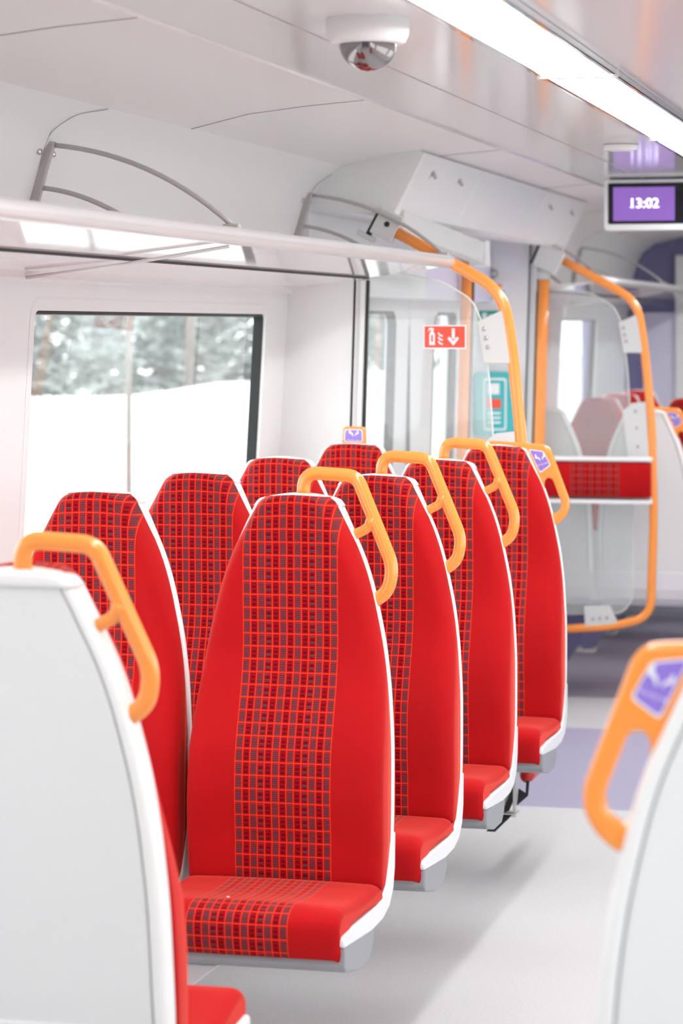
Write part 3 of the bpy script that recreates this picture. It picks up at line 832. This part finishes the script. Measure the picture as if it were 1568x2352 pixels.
# vertical orange poles
def pole(x, y, zt, lab, side):
    root = tag(empty('grab_pole', (x, y, 0)), lab, 'grab pole', 'vertical orange poles by the doors')
    mb = MB(); pts = [(lean(x, z)-x, 0, z) for z in (.02, .5, 1.0, 1.5, zt)]
    mb.tube(pts, .024, M_['orange'], seg=20); mb.build('pole', root)
    mb = MB(); mb.prism([(lean(0, .02)+side*.026-.004, .02), (lean(0, .02)+side*.026+.004, .02), (lean(0, zt-.05)+side*.026+.004, zt-.05), (lean(0, zt-.05)+side*.026-.004, zt-.05)], 'y', -.004, .010, M_['black']); mb.build('seal_strip', root)
    mb = MB(); mb.lathe([(.024, zt-.002), (.030, zt-.002), (.030, zt+.05), (0, zt+.05)], (lean(0, zt), 0, 0), M_['clamp'], 20); mb.build('end_fitting', root)
    mb = MB(); mb.lathe([(.034, 0), (.034, .012), (.026, .02)], (lean(0, 0), 0, 0), M_['clamp'], 20); mb.build('floor_fitting', root)
pole(-2.03, 10.38, 1.86, 'orange pole seen through the nearer glass screen', 1)
pole(-1.835, 11.10, 1.80, 'orange pole at the left side of the second frame', -1)
# rounded grey bracket on top of the second pole
mb = MB(); T = Matrix.Translation((-1.80, 11.06, 1.885)) @ Matrix.Rotation(math.radians(24), 4, 'Y')
mb.box((-.055, -.03, -.05), (.055, .03, .05), M_['clamp'], T); mb.box((-.067, -.028, -.05), (-.056, .028, .055), M_['black'], T)
tag(mb.build('pole_bracket', bevel=.008), 'chunky grey bracket above the second frame with black edge', 'bracket')

# ------------------------------------------------------------------ fire sign on the glass
def sign_plane(x0, x1, z0, z1, y): return lambda u, v: (x0+(x1-x0)*u, y, z0+(z1-z0)*v)
xa, xb = -1.683, -1.548; za, zb_ = 1.528, 1.602; YS = V0-.0045
mb = MB(); mb.box((xa, YS-.0006, za), (xb, YS+.0005, zb_), M_['wsticker'])
mb.box((xa+.004, YS-.0010, za+.004), (xb-.004, YS-.0005, zb_-.004), M_['redsign'])
F = sign_plane(xa, xb, za, zb_, YS-.0016)
def P2(pts, m=M_['wsticker']): mb.quad([F(u, v) for u, v in pts], m)
P2([(.14, .16), (.27, .16), (.27, .62), (.245, .70), (.165, .70), (.14, .62)])
P2([(.175, .70), (.235, .70), (.235, .78), (.175, .78)]); P2([(.11, .74), (.13, .86), (.19, .90), (.25, .84), (.25, .78), (.14, .80), (.12, .70)])
F2 = sign_plane(xa, xb, za, zb_, YS-.0020)
mb.quad([F2(u, v) for u, v in ((.185, .30), (.225, .30), (.225, .58), (.185, .58))], M_['redsign'])
for dy in (0, .17, .34):
    P2([(.34, .30+dy), (.37, .22+dy), (.45, .16+dy), (.46, .22+dy), (.39, .28+dy), (.36, .36+dy)])
P2([(.665, .42), (.735, .42), (.735, .86), (.665, .86)]); P2([(.70, .14), (.83, .42), (.80, .52), (.735, .42), (.735, .36), (.665, .36), (.665, .42), (.60, .52), (.57, .42)][:9])
tag(mb.build('fire_extinguisher_sign'), 'red sign with white extinguisher and down arrow on the nearer glass screen', 'sign')

# ------------------------------------------------------------------ things on the far vestibule stub
YB = V1-.022
root = tag(empty('emergency_cabinet', (-2.03, YB, 1.13)), 'teal emergency cabinet on the lilac wall, seen between the orange rails', 'cabinet')
def fin0(mb, n, bevel=0): o = mb.build(n, root, bevel=bevel); o.location = (2.03, -YB, -1.13); return o
mb = MB(); mb.prism(rrect(-2.13, -1.955, 1.125, 1.40, .02), 'y', YB-.055, YB, M_['teal']); fin0(mb, 'box', .006)
mb = MB(); mb.prism(rrect(-2.085, -1.985, 1.15, 1.375, .012), 'y', YB-.058, YB-.054, M_['wsticker']); o = fin0(mb, 'label')
mb.prism(rrect(-2.080, -1.990, 1.155, 1.370, .010), 'y', YB-.0595, YB-.0575, M_['teal'])
mb = MB(); mb.prism(rrect(-2.078, -1.992, 1.158, 1.366, .010), 'y', YB-.0595, YB-.0575, M_['teal'])
for z in (1.18, 1.20, 1.22): mb.box((-2.065, YB-.0605, z), (-2.01, YB-.0594, z+.008), M_['wsticker'])
mb.box((-2.068, YB-.0605, 1.245), (-2.008, YB-.0594, 1.285), M_['redsign']); mb.box((-2.065, YB-.0605, 1.305), (-2.015, YB-.0594, 1.352), M_['wsticker'])
o = fin0(mb, 'front_print')
mb = MB(); mb.box((-2.13, YB-.004, 1.615), (-2.02, YB, 1.665), M_['green'])
mb.box((-2.10, YB-.0052, 1.63), (-2.08, YB-.0038, 1.655), M_['wsticker']); mb.box((-2.07, YB-.0052, 1.635), (-2.045, YB-.0038, 1.648), M_['wsticker'])
for z in (1.60, 1.585): pass
tag(mb.build('safety_sign'), 'green and white safety sign above the teal cabinet', 'sign')
mb = MB(); mb.box((-2.085, YB-.003, 1.70), (-1.985, YB, 1.79), M_['wsticker'])
for z in (1.715, 1.73, 1.745): mb.box((-2.07, YB-.0042, z), (-2.0, YB-.0028, z+.008), M_['paleblue'])
mb.box((-2.06, YB-.0042, 1.765), (-2.015, YB-.0028, 1.78), M_['orange'])
tag(mb.build('notice'), 'small white notice with pale blue print above the green sign', 'notice')
mb = MB(); mb.lathe([(.020, 0), (.019, -.006), (.012, -.012), (.010, -.028), (0, -.030)], (-2.05, YB, 1.825), M_['steel'], 20, 'y')
tag(mb.build('key_switch'), 'small round metal key switch high on the lilac wall', 'switch')
mb = MB(); mb.box((-2.22, YB+.001, .0), (-1.93, YB+.012, 1.98), M_['white'])
struct(mb.build('trim_12', bevel=.003))
# lilac fascia above the doors
mb = MB(); mb.box((-2.12, 7.97, 1.70), (-2.06, 9.75, 1.96), M_['white']); mb.box((-2.12, 9.75, 1.70), (-2.06, 11.1, 1.96), M_['lav']); struct(mb.build('trim_13', bevel=.004))

# ------------------------------------------------------------------ folded perch seat on the back of the far screen
root = tag(empty('perch_seat', (-1.59, 11.02, .95)), 'padded red perch seat with white rails at the second orange frame', 'perch seat')
def fin1(mb, n, bevel=0): o = mb.build(n, root, bevel=bevel); o.location = (1.59, -11.02, -.95); return o
mb = MB(); rowsP = []; uvsP = []
ringyz = [(0, .880), (-.012, .872), (-.040, .874), (-.050, .886), (-.053, .95), (-.050, 1.008), (-.040, 1.020), (-.012, 1.022), (0, 1.012)]
vv = [0]
for i in range(1, len(ringyz)): vv.append(vv[-1]+math.hypot(ringyz[i][0]-ringyz[i-1][0], ringyz[i][1]-ringyz[i-1][1]))
for i in range(25):
    x = -.235+.47*i/24; e = .235-abs(x); k_ = 1-rnd(e+.001, .02)/.05
    rowsP.append([(-1.592+x, 11.03+y*k_, .948+(z-.948)*(1-(1-k_)*.25)) for y, z in ringyz]); uvsP.append([(x, q) for q in vv])
mb.grid(rowsP, M_['fabric'], close=True, uvs=uvsP, caps=True); fin1(mb, 'pad')
for z, nm in ((1.030, 'upper_rail'), (.850, 'lower_rail')):
    mb = MB(); mb.box((-1.84, 10.985, z-.004), (-1.355, 11.05, z+.014), M_['rim']); fin1(mb, nm, .005)
mb = MB(); mb.box((-1.83, 11.032, .86), (-1.36, 11.048, 1.03), M_['clamp']); fin1(mb, 'back_plate', .003)
mb = MB()
for x in (-1.80, -1.41): mb.box((x, 11.035, .84), (x+.03, 11.118, 1.02), M_['clamp'])
fin1(mb, 'fixing_arms', .003)

# ------------------------------------------------------------------ extinguisher and cradle under the far aisle seat
root = tag(empty('extinguisher_cradle', (-1.33, 7.62, .12)), 'grey metal cradle with black strap hanging under the far aisle seat', 'bracket')
def fin2(mb, n, bevel=0): o = mb.build(n, root, bevel=bevel); o.location = (1.33, -7.62, -.12); return o
mb = MB()
mb.box((-1.405, 7.60, .150), (-1.395, 7.66, .372), M_['clamp']); mb.box((-1.345, 7.60, .165), (-1.335, 7.63, .372), M_['clamp']); mb.box((-1.400, 7.60, .150), (-1.335, 7.66, .160), M_['clamp'])
mb.prism([(-1.40, .16), (-1.375, .155), (-1.37, .19), (-1.355, .225), (-1.372, .27), (-1.395, .30)], 'y', 7.635, 7.64, M_['steel'])
fin2(mb, 'metal_frame', .002)
mb = MB(); mb.prism([(-1.372, .26), (-1.352, .30), (-1.345, .30), (-1.345, .20), (-1.36, .165), (-1.38, .16), (-1.355, .22)], 'y', 7.61, 7.632, M_['black'])
mb.prism([(-1.425, .105), (-1.398, .105), (-1.345, .158), (-1.385, .158)], 'y', 7.60, 7.618, M_['black'])
mb.prism([(-1.333, .185), (-1.300, .215), (-1.296, .26), (-1.305, .262), (-1.307, .222), (-1.328, .235)], 'y', 7.60, 7.61, M_['black'])
fin2(mb, 'strap', .001)
mb = MB(); mb.lathe([(0, -.004), (.0045, -.004), (.0045, 0)], (-1.362, 7.608, .268), M_['steel'], 10, 'y'); fin2(mb, 'rivet')
root = tag(empty('fire_extinguisher', (-1.315, 7.66, .24)), 'small red extinguisher with cream label under the far aisle seat', 'fire extinguisher')
T = Matrix.Rotation(0, 4, 'X')
mb = MB(); prof = [(0, 0), (.014, .002), (.020, .012), (.022, .03), (.022, .30), (.016, .32), (.008, .33), (.008, .35), (0, .35)]
rr_ = [[Vector((r*math.cos(a), h, r*math.sin(a)+.022)) for a in [2*math.pi*q/20 for q in range(20)]] for r, h in prof]
mb.grid(rr_, M_['red'], close=True); o = mb.build('body', root); o.location = (0, -.005, .0)
mb = MB(); mb.lathe([(.0224, .02), (.0224, .20)], (0, 0, .022), M_['yellow'], 20, 'y')
mb.f = [f for i, f in enumerate(mb.f) if 8 <= i <= 13]; mb.mi = mb.mi[:6]; mb.sm = mb.sm[:6]; mb.uv = mb.uv[:6]
o = mb.build('label', root); o.location = (0, -.005, 0)

# ------------------------------------------------------------------ ceiling fittings
root = tag(empty('security_camera', (-1.11, 4.73, 2.17)), 'round security camera with mirrored dome under the ceiling', 'camera')
mb = MB(); mb.lathe([(.078, 0), (.079, -.012), (.076, -.030), (.070, -.043), (.060, -.047), (.050, -.047)], (0, 0, 0), M_['white'], 48); mb.build('housing', root)
mb = MB(); n = 10; mb.lathe([(.054*math.cos(i*math.pi/2/n), -.045-.052*math.sin(i*math.pi/2/n)) for i in range(n+1)], (0, 0, 0), M_['smoke'], 40); d = mb.build('dome', root)
mb = MB(); mb.lathe([(.020, -.045), (.020, -.075), (.014, -.082), (0, -.082)], (0, 0, 0), M_['red'], 20); mb.build('lens_unit', root)
root = tag(empty('smoke_detector', (-1.083, 8.03, 2.17)), 'flat white detector disc on the ceiling before the clock display', 'detector')
mb = MB(); mb.lathe([(.053, 0), (.054, -.012), (.049, -.026), (.036, -.031), (0, -.031)], (0, 0, 0), M_['white'], 40); mb.build('housing', root)
mb = MB(); mb.lathe([(.0545, -.010), (.0555, -.012), (.0545, -.014)], (0, 0, 0), M_['arc'], 40); mb.build('vent_ring', root)
mb = MB(); mb.lathe([(.016, 0), (.016, -.003), (.009, -.004)], (-.60, 7.20, 2.17), M_['clamp'], 20); tag(mb.build('ceiling_plug'), 'tiny round plug in the ceiling right of the light panels', 'plug')

# ------------------------------------------------------------------ clock display
dx0, dx1, dz0, dz1, dy = -1.421, -.60, 1.968, 2.164, 10.05
root = tag(empty('passenger_display', ((dx0+dx1)/2, dy, 2.17)), 'hanging display with black bezel showing 13:02 on purple', 'display')
Tl = Matrix.Translation(((dx0+dx1)/2, dy, 2.17))
def fin3(mb, n, par=root, bevel=0): o = mb.build(n, par, bevel=bevel); o.location = (-(dx0+dx1)/2, -dy, -2.17); return o
mb = MB(); mb.prism(rrect(dx0, dx1, dz0, dz1, .012), 'y', dy, dy+.09, M_['rim']); fin3(mb, 'housing', bevel=.004)
mb = MB(); mb.prism(rrect(dx0+.016, dx1-.016, dz0+.024, dz1-.014, .006), 'y', dy-.002, dy+.01, M_['bezel']); fin3(mb, 'bezel')
mb = MB(); mb.box((dx0+.036, dy-.004, dz0+.036), (dx0+.273, dy-.001, dz1-.030), M_['screen'])
xc = dx0+.155; zc_ = (dz0+dz1)/2+.004
for ox in (-.0008, 0, .0008): add_text(mb, '13:02', .053, lambda a, b: (xc+a+ox, dy-.0052-.0001*ox, zc_+b), M_['digits'])
tv = [v for v in mb.v[8:] if v.y < dy-.005]; x0_ = min(v.x for v in tv); bz_ = min(v.z for v in tv)
s1 = [v.x for v in tv if v.x < x0_+.0145 and v.z < bz_+.003]; m1 = (min(s1)+max(s1))/2
mb.box((m1-.0085, dy-.0054, bz_), (m1+.0085, dy-.0050, bz_+.0055), M_['digits']); fin3(mb, 'screen')
mb = MB(); mb.box((dx0+.02, dy+.02, dz1-.002), (dx1-.02, dy+.07, 2.17), M_['black']); fin3(mb, 'ceiling_mount')

# ------------------------------------------------------------------ outside the left windows
mb = MB(); mb.box((-40, -10, -1.25), (-2.6, 60, -1.15), M_['ground']); struct(mb.build('ground'))
mb = MB(); mb.box((3, -10, -1.25), (40, 60, -1.15), M_['ground']); struct(mb.build('ground'))
FX = -6.0
root = tag(empty('palisade_fence', (FX, 24, -1.15)), 'overexposed white palisade fence outside the window', 'fence')
def fin4(mb, n, bevel=0): o = mb.build(n, root, bevel=bevel); o.location = (-FX, -24, 1.15); return o
y = 11.0; mb = MB()
while y < 46:
    zt = 1.12+.02*math.sin(y*1.3); w = .052
    pl = [(y-w, -1.1), (y+w, -1.1), (y+w, zt-.05), (y+w*.6, zt-.01), (y, zt), (y-w*.6, zt-.01), (y-w, zt-.05)]
    mb.prism(pl, 'x', FX-.01, FX+.01, M_['fence']); y += .128
fin4(mb, 'pales')
mb = MB()
for z in (-.7, .72): mb.box((FX-.06, 10.9, z), (FX-.012, 46, z+.05), M_['fence'])
fin4(mb, 'rails')
mb = MB()
for yy in (12.3, 15.2, 18.1, 21.0, 23.9, 26.8, 29.7, 32.6, 35.5): mb.box((FX-.16, yy-.04, -1.15), (FX-.06, yy+.04, 1.02), M_['arc'])
fin4(mb, 'posts')
for i, (xx, yy, r, h, l) in enumerate(((-5.8, 17.4, .022, 5, 'thin grey post outside, left of the window middle'), (-6.8, 22.1, .045, 5, 'darker grey post outside, right part of the window'))):
    mb = MB(); mb.tube([(xx, yy, -1.2), (xx, yy, 1), (xx, yy, h)], r, M_['bark'], seg=10); tag(mb.build('line_post'), l, 'post')

def bush_mesh(seed, ry, rz):
    random.seed(seed); mb = MB()
    for i in range(3600):
        a = random.uniform(0, 6.283); b = math.acos(random.uniform(-1, 1)); rr = random.uniform(.72, 1.0)**.5
        lump = 1+.18*math.sin(a*3+seed)+.15*math.sin(b*5+seed*2)
        c = Vector((math.sin(b)*math.cos(a)*1.3*rr*lump, math.sin(b)*math.sin(a)*ry*rr*lump, math.cos(b)*rz*rr*lump+rz*.9))
        s = random.uniform(.07, .13); R_ = Matrix.Rotation(random.uniform(0, 6.28), 3, 'Z') @ Matrix.Rotation(random.uniform(-1.2, 1.2), 3, 'X')
        P = [R_ @ Vector(p)*s for p in ((-.9, 0, 0), (0, -.5, .1), (.9, 0, 0), (0, .5, .1))]
        mb.quad([c+p for p in P], M_['leaf'])
    return mb
def shrub(x, y, key, lab, sc=1):
    root = tag(empty('shrub', (x, y, -1.15)), lab, 'shrub', 'blurred green shrubs behind the white fence'); root.scale = (sc, sc, sc)
    c = bush[key].copy(); COL.objects.link(c); c.parent = root
    t = trunk.copy(); COL.objects.link(t); t.parent = root
bush = [bush_mesh(s, 1.55, 2.2).build('foliage') for s in (1, 2)]
mb = MB(); mb.tube([(0, 0, 0), (.05, .1, 1), (.1, 0, 2.2)], [.14, .10, .05], M_['bark'], seg=8)
mb.tube([(.05, .1, .9), (-.2, .7, 2.0)], [.06, .03], M_['bark'], seg=6); trunk = mb.build('trunk')
for o in bush+[trunk]: COL.objects.unlink(o)
for i, (x, y, l) in enumerate(((-9.2, 19.5, 'at the left side of the window view'), (-8.9, 23.4, 'left of the window middle'), (-9.4, 27.0, 'right of the window middle'), (-9.0, 30.6, 'at the right side of the window view'), (-9.3, 35, 'seen through the door glass'), (-9.2, 40, 'seen farthest along the fence'), (-9.4, 45.5, 'at the far end of the fence'))):
    shrub(x, y, i % 2, 'blurred green shrub behind the fence '+l, 1.0)
for i, (x, y) in enumerate(((-13.5, 21.5), (-13.2, 27.0), (-13.8, 32.5), (-13.4, 38), (-13.6, 43.5), (-13.5, 49))):
    shrub(x, y, (i+1) % 2, ['tall pale tree crown at the left of the window view', 'tall pale tree crown in the left half of the window view', 'tall pale tree crown in the middle of the window view', 'tall pale tree crown in the right half of the window view', 'tall pale tree crown at the right edge of the window view', 'tall pale tree crown farthest along the line'][i], 1.95)
